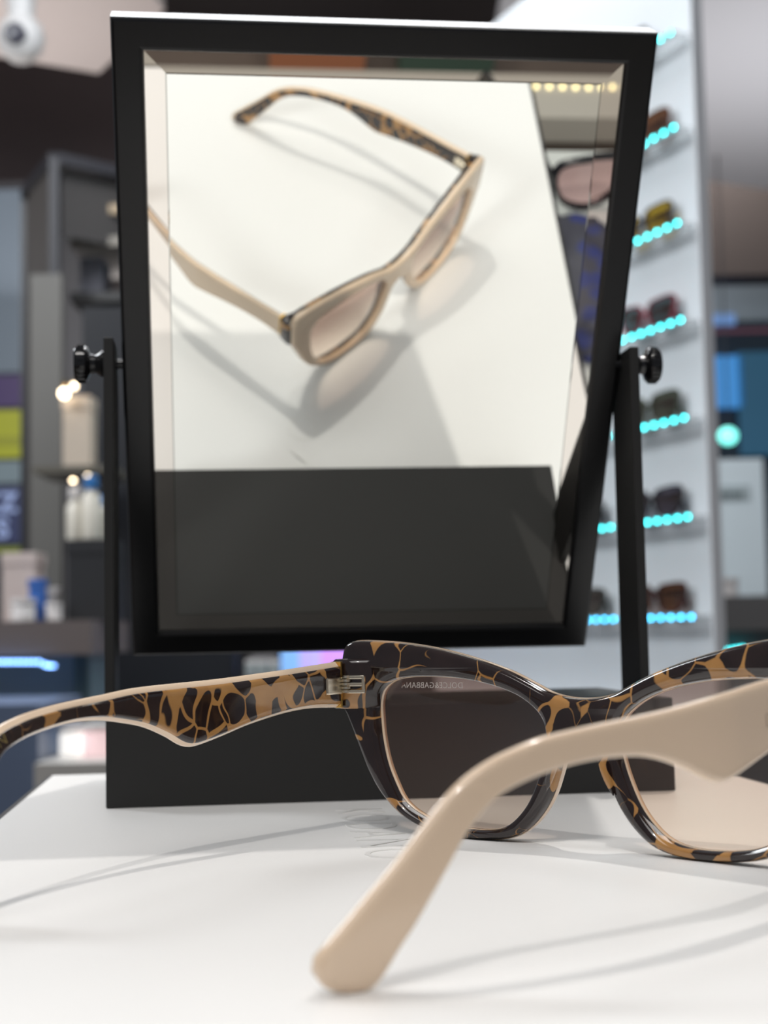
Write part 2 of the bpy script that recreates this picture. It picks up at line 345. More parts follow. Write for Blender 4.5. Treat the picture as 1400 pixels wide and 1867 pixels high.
# ------------------------------------------------------------------ the sunglasses on the display box
PHI = -.712
S = empty('sunglasses', (47.07*MM, 361.4*MM, 0), PHI, 'open cat-eye sunglasses, cream outside and leopard print inside, on the white display box', 'sunglasses')
CU = -1.0                                    # centre of the front along u (mm)
def wrap(s): return 6.0*((s)/73)**2
HALF = [(0, 36.4), (5.2, 36.8), (9.9, 37.9), (13.4, 39.5), (19, 42), (22.6, 43.4), (29.6, 45.6), (36.8, 47.5), (45.3, 49.3), (54.5, 50.6), (62, 51.2), (68.6, 51.4), (70.8, 51.0), (72.3, 49.7), (73.2, 46.9), (73.5, 44.6), (73.4, 38), (73.2, 33.3), (71.7, 30.3),
        (68.3, 22.6), (65.4, 16.3), (61, 9.8), (55.6, 5), (49, 1.9), (41, .35), (33, 0), (26, .2), (20.5, 1.4), (16, 4.1), (12, 8.2), (9.2, 12.6), (7, 18), (5.6, 21.6), (3.4, 24.2)]
outer = [Vector((-a, b)) for a, b in HALF] + [Vector((0, 25))] + [Vector((a, b)) for a, b in HALF[:0:-1]]
outer = smooth_closed(outer, 260)
INN = [(46.1, 41.4), (52.9, 41.2), (57.9, 40.2), (61.1, 37.9), (62.2, 34.7), (62.2, 31.5), (61.7, 25.4), (60.2, 18.6), (58, 13.4), (55.4, 9), (51.6, 6.1), (45.3, 3.7), (37, 2.6), (29, 2.6), (23.4, 3.9), (19.6, 6.5), (16, 10.6), (13.2, 16), (11.1, 22), (10.4, 27), (11.3, 31), (14.6, 34.3), (20, 37.2), (27.5, 39.4), (36.5, 40.9)]
inL = smooth_closed([Vector((-a, b)) for a, b in INN], 110); inR = smooth_closed([Vector((a, b)) for a, b in INN], 110)
def fmap(s, z, t): return Vector(((CU+s), -(wrap(s)+t), z))*MM        # t : rearwards in mm
LX, LP = -5.6, -2.9
tag(plate('frame_front', outer, [inL, inR], [(LX, 1.3), (LX+.3, .55), (LX+.9, .1), (LX+1.4, 0), (LP, 0)], fmap, CREAM, S), 'cream acetate front layer of the frame')
tag(plate('frame_lining', outer, [inL, inR], [(LP, .12), (-1.5, .22), (-.75, .5), (-.22, 1.05), (0, 1.9)], fmap, LEOPARD, S), 'leopard print rear layer of the frame')
# lenses
def lens(loop):
    gl = inset(loop, -.8); bm = bmesh.new(); n = len(gl); cen = sum(gl, Vector((0, 0)))/n; rings = []
    for k in (1, .8, .6, .4, .2):
        rings.append([bm.verts.new(fmap(*(cen.lerp(p, k)), -3.6 - 1.5*(1-k*k))) for p in gl])
    for a, b in zip(rings, rings[1:]):
        for i in range(n): bm.faces.new((a[i], a[(i+1) % n], b[(i+1) % n], b[i]))
    c = bm.verts.new(fmap(cen.x, cen.y, -5.1))
    for i in range(n): bm.faces.new((rings[-1][i], rings[-1][(i+1) % n], c))
    return tag(from_bm('lens', bm, LENS, S, True), 'brown to pale pink gradient lens')
lensL = lens(inL); lensR = lens(inR)
text_mesh('lens_lettering', 'DOLCE&GABBANA', 2.25*MM, .02*MM, PRINT, (Vector((-1, -.085, 0)).normalized(), ZA, Vector((0, 1, 0))), fmap(-46.6, 39.1, -3.62), lensL, spacing=1.04, offset=-.00002)
# nose pads moulded into the rear layer
for s in (-1, 1):
    bm = bmesh.new(); N_ = 10
    rows = []
    for k in range(N_+1):
        t = k/N_; z = 26.5-13*t; sx = 6.0 + 3.6*t**1.2; r = 1.5*math.sin(math.pi*(.02+.96*t))**.8
        rows.append([bm.verts.new(Vector((CU+s*(sx + .7*r*math.cos(a)), -(.2 + r*1.35*math.sin(a)), z))*MM) for a in [math.pi*2*i/12 for i in range(12)]])
    for a, b in zip(rows, rows[1:]):
        for i in range(12): bm.faces.new((a[i], a[(i+1) % 12], b[(i+1) % 12], b[i]))
    bm.faces.new(rows[0]); bm.faces.new(rows[-1][::-1])
    from_bm('nose_pad', bm, LEOPARD, S, True)
# temples
TR_ = [(10.2, 45.7), (25, 44.6), (37.8, 43.8), (48.2, 43), (67.8, 40.8), (77.6, 39.5), (86.3, 38.5), (94.1, 37.7), (101.4, 36.8), (106.5, 36), (111.5, 34.6), (116.1, 32.9), (120.5, 30.4), (123.8, 27.6), (127, 24), (131.8, 18.5), (136.3, 13.8), (140.7, 9.1), (143.1, 6.5), (143.9, 4.9), (143.8, 3.2), (142.9, 1.6), (141.3, .5), (138.7, 0), (136.3, .3), (134.6, 2),
       (132.4, 5.2), (129.9, 8.5), (126.4, 13.7), (124.1, 17.2), (122, 20.5), (119, 24.2), (115.5, 27), (112, 28.6), (106.6, 30.2), (98, 31.6), (88.5, 31.8), (84.1, 31.3), (79, 30), (74.5, 28.3), (70.7, 26.7), (67.6, 25.8), (65.2, 25.6), (60.7, 26.5), (49.4, 29.3), (43, 30.7), (30.3, 32.8), (20.4, 33.6), (10.3, 33.4)]
TL_ = [(10.2, 45.7), (25.1, 44.5), (37.8, 43.6), (56.3, 42.5), (82.4, 41.6), (94, 40.6), (108.4, 39.5), (117.8, 38.5), (124.2, 37.5), (131.4, 35.6), (137, 32), (141, 27), (145, 20), (149, 12.5), (151.3, 6.5), (151.6, 4), (150, 1.2), (147, 0), (144, .8), (141.5, 5), (138.5, 12), (136.3, 19), (134.2, 25), (131.4, 29.1),
       (127.8, 31.1), (122.4, 32.8), (113.1, 34.3), (103.7, 35.1), (94.1, 34.8), (86.4, 33.8), (78.7, 32.3), (71, 29.6), (66.4, 27.4), (63.4, 26.6), (60, 26.8), (52, 28.5), (43, 30.7), (30.3, 32.9), (20.4, 33.7), (10.3, 33.4)]
def off(v): return 22*max(0, (v-60)/77)**1.6
TIP = {-1: TL_.index((151.6, 4)), 1: TR_.index((143.9, 4.9))}
def smooth_open(pts, n):
    P = [Vector(p) for p in pts]; P = [P[0]*2-P[1]] + P + [P[-1]*2-P[-2]]; o = []
    for p0, p1, p2, p3 in zip(P, P[1:], P[2:], P[3:]):
        d = (p2-p1).length; t1 = (p2-p0).normalized()*d; t2 = (p3-p1).normalized()*d
        for k in range(8):
            t = k/8; h = (2*t**3-3*t**2+1, t**3-2*t**2+t, -2*t**3+3*t**2, t**3-t**2); o.append(p1*h[0]+t1*h[1]+p2*h[2]+t2*h[3])
    o.append(P[-2]); Ls = [0]
    for a_, b_ in zip(o, o[1:]): Ls.append(Ls[-1]+(b_-a_).length)
    r = []; j = 0
    for k in range(n+1):
        d = Ls[-1]*k/n
        while j < len(o)-2 and Ls[j+1] < d: j += 1
        r.append(o[j].lerp(o[j+1], (d-Ls[j])/max(Ls[j+1]-Ls[j], 1e-9)))
    return r
def temple_loft(name, top, bot, layers, mapf, material, parent, n=130, m_=9, trim=0, lowf=1):
    """cross sections between the top and the bottom edge curve, hinge to tip"""
    A = smooth_open(top, n)[:n+1-trim]; B = smooth_open(bot, n)[:n+1-trim]; n -= trim; bm = bmesh.new(); rings = []
    stepA = sum((q_-p_).length for p_, q_ in zip(A, A[1:]))/n
    def frac(P, x):
        x = max(0, min(len(P)-1, x)); i = min(int(x), len(P)-2); return P[i].lerp(P[i+1], x-i)
    for k in range(n+1):
        def pt(f, ins):
            x = k - (ins*1.7/stepA)*max(0, 1-(n-k)*stepA/12) if not trim else k     # edges also rounded around the tip
            a_, b_ = frac(A, x), frac(B, x); c_ = a_-b_; l = max(c_.length, 1e-6); c_ = c_/l
            ii = min(ins, .3*l); return (b_ + c_*ii*lowf).lerp(a_ - c_*ii, f)
        ring = []
        for t, ins in layers: p_ = pt(0, ins); ring.append(mapf(p_.x, p_.y, t))
        t, ins = layers[-1]
        for j in range(1, m_): p_ = pt(j/m_, ins); ring.append(mapf(p_.x, p_.y, t))
        for t, ins in reversed(layers): p_ = pt(1, ins); ring.append(mapf(p_.x, p_.y, t))
        t, ins = layers[0]
        for j in range(m_-1, 0, -1): p_ = pt(j/m_, ins); ring.append(mapf(p_.x, p_.y, t))
        rings.append([bm.verts.new(v) for v in ring])
    for r0, r1 in zip(rings, rings[1:]):
        q_ = len(r0)
        for j in range(q_): bm.faces.new((r0[j], r0[(j+1) % q_], r1[(j+1) % q_], r1[j]))
    bm.faces.new(rings[0])
    bm.faces.new(rings[-1][::-1])
    bmesh.ops.remove_doubles(bm, verts=bm.verts, dist=2e-6)
    o = from_bm(name, bm, material, parent, True); o.data.set_sharp_from_angle(angle=.8); return o
for s, prof in ((-1, TL_), (1, TR_)):
    def tmap(v, z, t, s=s): return Vector((s*(70+t-off(v)), -v, z))*MM      # t outwards
    ti = TIP[s]
    T = tag(temple_loft('temple', prof[:ti+1], [prof[0-k] for k in range(1, len(prof)-ti+1)], [(.55, 1.3), (1.3, .55), (1.9, 0), (2.5, 0), (2.95, .18), (3.3, .6), (3.5, 1.4)], tmap, CREAM, S, lowf=.7), 'cream outside of a wide cat-eye temple')
    tag(temple_loft('temple_lining', prof[:ti+1], [prof[0-k] for k in range(1, len(prof)-ti+1)], [(0, 2.0), (.22, 1.55), (.54, 1.25), (.56, 1.25)], tmap, LEOPARD_T, T, trim=4, lowf=.7), 'leopard print inside of the temple')
    # gold end plate
    bm = bmesh.new(); add_box(bm, Vector((s*71.75, -9.75, 39.55))*MM, (3.5*MM, .7*MM, 12.4*MM), None, .0001); from_bm('gold_end_plate', bm, GOLD, T)
    # end piece of the front that meets the temple
    ep = smooth_closed([Vector(p) for p in ((73.9, 2), (73.9, 8.9), (72, 9.1), (69.9, 8.9), (67.6, 8.3), (65.2, 6.6), (63.2, 4.3), (62.6, 2))], 48)
    def emap(a, b, t, s=s): return Vector((s*a + (CU*.4), -b, t))*MM
    plate('end_piece', ep, [], [(33.0, .9), (33.3, .3), (34, 0), (45.0, 0), (45.9, .35), (46.4, 1.1)], emap, LEOPARD, S)
    # hinge : leaf on the temple, leaf on the end piece, five knuckles
    hx = s*69.2
    bm = bmesh.new(); add_box(bm, Vector((s*69.7, -13.2, 39.3))*MM, (1.0*MM, 6.2*MM, 4.6*MM), None, .0004); H = from_bm('hinge', bm, HINGE, S)
    d_ = Vector((-s, .42, 0)).normalized(); n_ = Vector((d_.y, -d_.x, 0))
    for q in range(5):
        zc = 37.35 + q*.97
        lathe('knuckle', [(0, 1.05), (.1, 1.25), (.75, 1.25), (.85, 1.05)], (0, 0, 0), (0, 0, 1), HINGE, H, 16).data.transform(Matrix.Translation(Vector((s*68.4, -9.7, zc))*MM) @ Matrix.Scale(MM, 4))
    for zc in (37.7, 39.6, 41.5):
        bm = bmesh.new(); add_box(bm, Vector((s*68.4, -9.7, zc))*MM + d_*2.7*MM, (5.2*MM, 1.1*MM, .95*MM), (d_, n_, ZA), .0002); from_bm('leaf', bm, HINGE, H)
    bm = bmesh.new(); add_box(bm, Vector((s*68.4, -9.7, 39.6))*MM + d_*4.9*MM, (.8*MM, 1.2*MM, 4.7*MM), (d_, n_, ZA), .0002); from_bm('leaf', bm, HINGE, H)
    if s > 0:
        text_mesh('temple_lettering', 'DOLCE & GABBANA', 3.7*MM, .05*MM, LOGO, (Vector((0, 1, 0)), ZA, Vector((1, 0, 0))), tmap(49.9, 35.6, 3.52), T, align='LEFT', offset=-.0001)
    else:
        text_mesh('temple_lettering', 'N', 3.4*MM, .05*MM, GOLDPRINT, (Vector((-.18, .89, .42)).normalized(), Vector((0, -.43, .9)), Vector((1, .2, 0))), tmap(131.0, 33.3, -.12), T, align='CENTER', offset=-.0001)

# ------------------------------------------------------------------ simple sunglasses for the displays
LOOP = [(-28, 17), (-14, 20), (4, 20), (18, 18), (25, 12), (25, 0), (20, -12), (8, -19), (-8, -19), (-20, -13), (-27, -2), (-30, 9)]
def shades(loc, rz, fcol, lcol, label, scale=1.0, cat_eye=0, tilt=0, group=None, clear=.35, folded=True):
    """sunglasses standing on rims and temple tips; local -y is the front"""
    o = empty('sunglasses', loc, rz, label, 'sunglasses', group)
    fm = mat('shop_frame', fcol, .25); lm = lens_mat('shop_lens', [c*clear for c in lcol], [min(1, c*clear*1.6) for c in lcol], 0, .04*scale)
    k = MM*scale
    def mp(a, b, t): return Vector((a, -t + (a/70)**2*6, b+24))*k
    rim = []
    for s in (-1, 1):
        lp = [Vector((s*(x+35 if s > 0 else x+35), y*(1) + (cat_eye*max(0, x+35-35)/30 if y > 0 else 0))) for x, y in [(-a, b) for a, b in LOOP]]
        hole = smooth_closed(lp, 40); ou = inset(hole, -3.2 if True else 0)
        plate('rim', ou, [hole], [(3, .4), (2.4, 0), (-1.6, 0), (-2, .4)], mp, fm, o)
        bm = bmesh.new(); bm.faces.new([bm.verts.new(mp(p.x, p.y, .5)) for p in hole]); from_bm('lens', bm, lm, o)
        bm = bmesh.new(); pts = [(70, 12, 6), (71, 12, 60), (70, 11, 100), (68, 6, 122), (67, -22, 138)] if not folded else [(66, 12, 8), (56, 13, 13 if s > 0 else 17), (-20, 10, 14 if s > 0 else 18), (-48, 4, 13 if s > 0 else 17), (-60, -16, 12 if s > 0 else 16)]
        for (x, z, y), (x2, z2, y2) in zip(pts, pts[1:]):
            A = Vector((s*x, y, z+24))*k; B = Vector((s*x2, y2, z2+24))*k; d = (B-A).normalized()
            sd = Vector((1, 0, 0)) if not folded else Vector((0, 1, 0)); sd = (sd-d*sd.dot(d)).normalized(); up_ = sd.cross(d)
            add_box(bm, (A+B)/2, (2.4*k, (B-A).length+2*k, 6*k), (sd, d, up_))
        from_bm('temple', bm, fm, o)
    bm = bmesh.new(); add_box(bm, Vector((0, 0, 30))*k, (16*k, 4*k, 6*k), None, .001*scale); from_bm('bridge', bm, fm, o)
    return o

# ------------------------------------------------------------------ white LED shelf tower
TW = mat('white_display_panel', (.70, .735, .765), .45); TSH = mat('clear_acrylic_shelf', (.72, .75, .77), .3)
LEDC = [mat('cyan_led', (.1, .5, .5), .5, emit=(.05, .80, .83), es=12), mat('blue_led', (.1, .4, .6), .5, emit=(.05, .52, .95), es=13)]
nt_ = TSH.node_tree; tr_ = nt_.nodes.new('ShaderNodeBsdfTransparent'); ms_ = nt_.nodes.new('ShaderNodeMixShader'); ms_.inputs[0].default_value = .65
nt_.links.new(nt_.nodes['Principled BSDF'].outputs[0], ms_.inputs[1]); nt_.links.new(tr_.outputs[0], ms_.inputs[2]); nt_.links.new(ms_.outputs[0], nt_.nodes['Material Output'].inputs['Surface'])
STRIP = mat('led_strip_backing', (.12, .42, .45), .5)
Nr = at(1274, 1150, 2.0); ed = Vector((-.40, .9165, 0)).normalized(); nf = Vector((-ed.y, ed.x, 0)); nf = nf if nf.y < 0 else -nf
rz = math.atan2(ed.y, ed.x)
ed2 = Vector((1, 0, 0)); # local x along the face, local y = away from face normal
LENT = .90; top_z = at(1205, -260, 2.0).z
tower = empty('display_tower', (Nr.x, Nr.y, FLOORZ), rz, 'tall white sunglasses display with cyan lit shelf edges behind the mirror', 'display stand')
def tl(p): return Matrix.Rotation(-rz, 4, 'Z') @ (Vector(p)-tower.location)
ny = tl(tower.location + nf).y; ny = 1 if ny > 0 else -1       # local y sign of the face normal
box('back_panel', (LENT/2, -ny*.036, (top_z-FLOORZ)/2), (LENT, .008, top_z-FLOORZ), TW, tower)
box('end_panel', (-.003, -ny*.030, (top_z-FLOORZ)/2), (.006, .018, top_z-FLOORZ), mat('frosted_acrylic', (.78, .80, .83), .2), tower)
zs = [at(1272, 1119, 2.0).z + i*.1365 for i in range(-1, 7)]
shelf_y = -ny*.016
first = None
for i, z in enumerate(zs):
    if i == 0:
        box('plinth', (LENT/2, shelf_y+ny*.001, (z-.0-FLOORZ)/2), (LENT, .030, z-FLOORZ), TW, tower); continue
    sh = box('shelf', (LENT/2, shelf_y, z-FLOORZ-.004), (LENT-.01, .030, .005), TSH, tower)
    st = box('light_strip', (LENT/2, ny*.003, z-FLOORZ-.004), (LENT-.01, .003, .006), STRIP, sh)
    n = 36
    for k in range(n):
        led = box('led', (.008+k*.0245, ny*.0058, z-FLOORZ-.004), (.0042, .0016, .0042), LEDC[1 if i == 1 else 0], sh)
specs = [((.05, .012, .008), (.30, .12, .05), 'tortoise sunglasses with brown lenses on the lowest lit shelf, at its open end'),
         ((.02, .02, .025), (.10, .10, .16), 'black sunglasses with smoky lenses on the second lowest lit shelf'),
         ((.05, .06, .04), (.16, .19, .13), 'dark olive sunglasses with green lenses on the shelf level with the mirror screw'),
         ((.25, .03, .05), (.10, .20, .22), 'small dark red sunglasses with teal lenses on a lit shelf'),
         ((.03, .03, .04), (.95, .62, .03), 'black sunglasses with bright yellow lenses on a lit shelf'),
         ((.10, .03, .012), (.30, .12, .05), 'reddish brown sunglasses on the lit shelf below the top one'),
         ((.03, .03, .03), (.2, .2, .2), 'grey sunglasses on the top lit shelf')]
seconds = [((.03, .035, .03), (.25, .22, .18), 'grey green sunglasses beside tortoise ones on the lowest lit shelf'),
           ((.015, .015, .02), (.05, .05, .07), 'black sunglasses in the middle of the second lowest lit shelf'),
           None, None, ((.04, .03, .06), (.10, .08, .14), 'dark violet sunglasses beside yellow lensed ones on a lit shelf'), None, ((.05, .03, .02), (.2, .1, .06), 'brown sunglasses in the middle of the top lit shelf')]
for i, z in enumerate(zs[1:]):
    f, l, lab = specs[i]
    p = tower.location + ed*.115 - nf*.009; 
    if i == 6: p = tower.location + ed*.16 - nf*.009
    shades((p.x, p.y, z+.0001), rz + (math.pi if ny < 0 else 0) + math.pi + .06, f, l, lab, .95, cat_eye=3, clear=.55)
    if seconds[i]:
        f, l, lab = seconds[i]; p = tower.location + ed*(.32 if i != 6 else .6) - nf*.009
        shades((p.x, p.y, z+.0001), rz + (math.pi if ny < 0 else 0) + math.pi, f, l, lab, .95, clear=.4)

# ------------------------------------------------------------------ background, left side of the shop
def slab(name, x0_, y0_, x1_, y1_, D, th, material, parent=None, bev=0):
    """upright box whose front face covers the pixel rectangle at distance D"""
    a = at(x0_, y1_, D); b = at(x1_, y0_, D)
    return box(name, ((a.x+b.x)/2, D+th/2, (a.z+b.z)/2), (abs(b.x-a.x), th, abs(b.z-a.z)), material, parent, None, bev)
def down_to(name, x0_, y0_, x1_, D, th, zb, material, parent=None):
    a = at(x0_, y0_, D); b = at(x1_, y0_, D)
    return box(name, ((a.x+b.x)/2, D+th/2, (a.z+zb)/2), (b.x-a.x, th, a.z-zb), material, parent)
# security camera on the white ceiling
c = at(38, 70, 3.3)
secam = empty('security_camera', (c.x, c.y, CZ), 0, 'white dome security camera with dark eye under the ceiling', 'camera')
WPL = mat('white_plastic', (.72, .72, .72), .4); DPL = mat('dark_glass', (.07, .07, .09), .2)
dz = CZ-c.z
lathe('mount', [(0, .055), (-.012, .055), (-.016, .05), (-dz+.02, .028)], (0, 0, 0), (0, 0, 1), WPL, secam)
lathe('housing', [(-.058, .004), (-.052, .026), (-.03, .048), (0, .056), (.03, .048), (.052, .026), (.058, .004)], (0, 0, -dz), (0, 0, 1), WPL, secam)
lathe('eye', [(.040, .026), (.058, .024), (.062, .012)], (0, 0, -dz), (0, -1, -.18), DPL, secam)
# backlit advertising pillar
D = 4.6
pil = empty('advertising_pillar', (at(-40, 1100, D).x, D+.1, FLOORZ), 0, 'tall advertising pillar with purple, lime and navy panels', 'sign')
def plc(o, par): o.parent = par; o.location = -par.location; return o
def lit(name, col, s=.28): return mat(name, col, .4, emit=col, es=s)
plc(down_to('core', -160, 335, 52, D+.01, .2, FLOORZ, mat('pillar_core', (.08, .08, .09), .5)), pil)
for nm, y0_, y1_, col in (('sky_panel', 345, 682, (.15, .19, .235)), ('purple_panel', 684, 745, (.055, .025, .12)), ('lime_panel', 747, 838, (.40, .42, .012)), ('pale_blue_panel', 840, 884, (.19, .25, .28)), ('navy_panel', 886, 994, (.035, .045, .12)), ('green_panel', 996, 1012, (.2, .24, .03))):
    plc(slab(nm, -155, y0_, 50, y1_, D, .012, lit(nm, col)), pil)
plc(slab('lime_stripe', -155, 795, 50, 815, D-.003, .004, lit('olive_stripe', (.30, .31, .015))), pil)
LT = lit('poster_letters', (.30, .38, .62), .6)
for tx, py in (('KZ', 918), ('IS', 965)):
    g = at(-1, py, D-.006); plc(text_mesh('lettering', tx, .085, .002, LT, (Vector((1, 0, 0)), ZA, Vector((0, -1, 0))), g, None, align='CENTER', offset=.002), pil)
# glass showcase with black frame
D = 3.05
A = at(100, 290, D); Bq = at(48, 345, 3.3); Cq = at(420, 318, 3.35)
show = empty('glass_showcase', (A.x, A.y, FLOORZ), 0, 'tall dark glass showcase with black frame behind the mirror', 'showcase')
FRM = mat('showcase_black', (.02, .02, .026), .4); GRY = mat('showcase_grey_panel', (.075, .068, .064), .5); DK = mat('showcase_inner', (.035, .03, .03), .6)
def bar(name, p, q, w_, material, par):
    p = Vector(p); q = Vector(q); d = (q-p); l = d.length; d.normalize(); s_ = d.cross(ZA); s_ = s_.normalized() if s_.length > .01 else Vector((1, 0, 0)); u_ = s_.cross(d)
    o = box(name, (p+q)/2, (w_, l, w_), material, None, (s_, d, u_)); return plc(o, par)
tz = A.z
for nm, p, q in (('rail', A, (Bq.x, Bq.y, tz)), ('rail', A, (Cq.x, Cq.y, tz)), ('post', (A.x, A.y, FLOORZ), A), ('post', (Bq.x, Bq.y, FLOORZ), (Bq.x, Bq.y, tz)), ('post', (Cq.x, Cq.y, FLOORZ), (Cq.x, Cq.y, tz))):
    bar(nm, p, q, .026 if nm == 'rail' else .02, FRM, show)
sidev = (Vector((Bq.x, Bq.y, 0))-Vector((A.x, A.y, 0))); frv = (Vector((Cq.x, Cq.y, 0))-Vector((A.x, A.y, 0)))
def panel(name, base, vec, z0_, z1_, material, par, inset_=.0):
    d = vec.normalized(); n_ = Vector((-d.y, d.x, 0)); cc = Vector((base.x, base.y, (z0_+z1_)/2)) + vec*.5
    o = box(name, cc, (vec.length-.02, .006, z1_-z0_), material, None, (d, n_, ZA)); return plc(o, par)
panel('side_panel', A, sidev, FLOORZ+.02, tz-.01, GRY, show)
back = Vector((A.x, A.y+.45, 0))
panel('back_panel', back, frv, FLOORZ+.02, tz-.01, DK, show)
panel('top_panel_strip', Vector((A.x, A.y+.02, 0)), frv, tz-.16, tz-.015, mat('showcase_fascia', (.05, .046, .045), .4), show)
for py, col in ((405, (.36, .27, .17)), (462, (.22, .20, .17)), (560, (.03, .03, .03))):
    z = at(150, py, 3.25).z
    plc(box('shelf', (A.x+.22, 3.3, z), (.42, .3, .02), mat('showcase_shelf', col, .35), None), show)
bx_ = at(182, 462, 3.3); tag(box('grey_carton', (bx_.x, 3.25, at(150, 560, 3.25).z+.01+.0455), (.05, .1, .09), mat('grey_card', (.17, .17, .20), .6)), 'grey carton standing inside the dark showcase', 'box')
# grey column and dark cabinet between the showcase and the mirror
colm = tag(down_to('column', 55, 500, 112, 3.0, .03, FLOORZ, mat('grey_column', (.135, .13, .12), .6)), 'grey brown square column in front of the showcase', 'column')
cab = empty('dark_cabinet', (at(180, 1150, 2.75).x, 2.85, FLOORZ), 0, 'near black tall cabinet right behind the mirror upright', 'cabinet')
plc(down_to('body', 150, 560, 420, 2.75, .2, FLOORZ, mat('black_cabinet', (.006, .007, .011), .5)), cab)
plc(down_to('door', 154, 568, 416, 2.738, .012, FLOORZ+.05, mat('black_cabinet_door', (.008, .009, .013), .45)), cab)
# counter shelf with goods
D = 2.2
ct = at(60, 1132, D).z
counter = empty('shop_counter', (at(20, 1150, D).x, D+.15, FLOORZ), 0, 'taupe shop counter with a blue light strip under its edge', 'counter')
cm = mat('taupe_counter', (.155, .125, .115), .5)
a = at(-260, 1132, D); b = at(166, 1132, D); zlo = at(0, 1196, D).z
plc(box('top', ((a.x+b.x)/2, D+.16, (ct+zlo)/2), (b.x-a.x, .32, ct-zlo), cm), counter)
plc(box('front', ((a.x+b.x)/2-.015, D+.2, (zlo+FLOORZ)/2), (b.x-a.x-.03, .2, zlo-FLOORZ), mat('teal_grey_front', (.20, .27, .31), .5)), counter)
plc(box('corner_post', (b.x-.03, D+.08, (zlo+FLOORZ)/2), (.02, .02, zlo-FLOORZ), mat('dark_teal', (.05, .09, .10), .5)), counter)
BL = mat('blue_strip_led', (.1, .3, .6), .5, emit=(.22, .45, 1.0), es=8)
for k in range(20):
    pp = at(-100+k*9.5, 1207 + (4 if k > 18 else 0), D-.01); plc(box('led', pp, (.0044, .003, .0044), BL), counter)
for k in range(4):
    pp = at(86+k*4, 1214, D+.03); plc(box('led', pp, (.0036, .003, .0036), BL), counter)
# goods on the counter
CARD = mat('blush_card', (.60, .50, .46), .6)
def crate(name, x0_, y0_, x1_, D_, th, z, material, label, cat='box', lid_=None):
    a = at(x0_, y0_, D_); b = at(x1_, y0_, D_); h = a.z-z
    e = empty(name, ((a.x+b.x)/2, D_+th/2, z), 0, label, cat)
    box('body', (0, 0, h*.41), (b.x-a.x-.003, th-.003, h*.82), material, e, None, .001)
    box('lid', (0, 0, h*.91), (b.x-a.x, th, h*.18), lid_ or material, e, None, .001)
    return e
crate('carton', 2, 1008, 66, D+.1, .07, ct, CARD, 'blush pink carton standing on the taupe counter')
crate('small_carton', 50, 1056, 80, D+.05, .03, ct, mat('cobalt_card', (.03, .12, .42), .5), 'little cobalt blue carton on the taupe counter')
def jar(x, y0_, r, D_, z, material, capm, label, cat='jar', neck=.6, group=None):
    a = at(x, y0_, D_); h = a.z-z; e = empty('bottle' if cat == 'bottle' else 'jar', (a.x, D_, z), 0, label, cat, group)
    lathe('body', [(0, r*.85), (h*.02, r), (h*.66, r), (h*.74, r*neck), (h*.80, r*neck*.9)], (0, 0, 0), (0, 0, 1), material, e, 16)
    lathe('cap', [(h*.79, r*neck*1.15), (h*.8, r*neck*1.2), (h*.98, r*neck*1.2), (h, r*neck)], (0, 0, 0), (0, 0, 1), capm, e, 16)
    return e
WH = mat('white_ceramic', (.78, .74, .72), .3); PALE = mat('pale_plastic', (.62, .58, .50), .3); BLUECAP = mat('blue_cap', (.04, .20, .52), .35)
jar(42, 1092, .018, D+.03, ct, WH, WH, 'squat white jar at the front of the taupe counter', neck=.9)
jar(84, 1072, .022, D+.1, ct, WH, WH, 'tall white jar behind the squat one on the taupe counter', neck=.95)
jar(98, 1100, .012, D+.05, ct, WH, WH, 'small white pot at the end of the jars on the taupe counter', neck=.9)
# black carton with bottles on it
e = crate('black_carton', 120, 984, 206, D+.08, .1, ct, mat('black_card', (.02, .02, .022), .5), 'black carton on the taupe counter carrying bottles'); zt = at(120, 984, D+.08).z
jar(137, 890, .014, D+.11, zt, PALE, WH, 'pale bottle with white cap on the black carton', 'bottle')
jar(166, 868, .015, D+.10, zt, PALE, BLUECAP, 'pale bottle with blue cap on the black carton', 'bottle')
jar(188, 905, .013, D+.13, zt, PALE, BLUECAP, 'short pale bottle with blue cap near the upright on the black carton', 'bottle')
# glass shelf above with a beige box and added glowing glints
zt2 = at(120, 850, 2.55).z
tag(box('wall_shelf', (at(135, 850, 2.55).x, 2.62, zt2-.006), (.14, .16, .012), mat('smoke_shelf', (.12, .11, .09), .3)), 'smoked shelf fixed to the dark cabinet above the counter', 'shelf')
crate('beige_carton', 112, 722, 166, 2.56, .06, zt2, mat('beige_card', (.50, .42, .34), .5), 'beige carton with added warm glints on the smoked shelf')
WARM = mat('warm_glint_glow', (1, .8, .5), .5, emit=(1, .80, .55), es=9)  # glowing blobs stand in for warm highlights on glassware
for x_, y_, r_, lab in ((117, 717, .0085, 'warm bulb added on the front corner of the beige carton'), (135, 704, .005, 'smaller warm bulb added above the beige carton')):
    g = at(x_, y_, 2.54); lo = empty('warm_glint', g, 0, lab, 'lamp')
    lathe('glint', [(-r_, r_*.2), (-r_*.7, r_*.72), (0, r_), (r_*.7, r_*.72), (r_, r_*.2)], (0, 0, 0), (0, 0, 1), WARM, lo, 12)
    lathe('glint_stem', [(r_*.9, r_*.4), (r_*2.2, r_*.4)], (0, 0, 0), (0, 0, 1), GOLD, lo, 10)
for x_, y_, lb in ((133, 876, 'tiny warm bulb over the white bottle cap'), (160, 868, 'tiny warm bulb over the blue bottle cap')):
    g = at(x_, y_, 2.3); lo = empty('warm_glint', g, 0, lb, 'lamp')
    lathe('glint', [(-.003, .001), (0, .0042), (.003, .001)], (0, 0, 0), (0, 0, 1), WARM, lo, 10); lathe('glint_stem', [(.002, .0015), (.008, .0015)], (0, 0, 0), (0, 0, 1), GOLD, lo, 8)  # smaller glowing glints added at the bottle caps
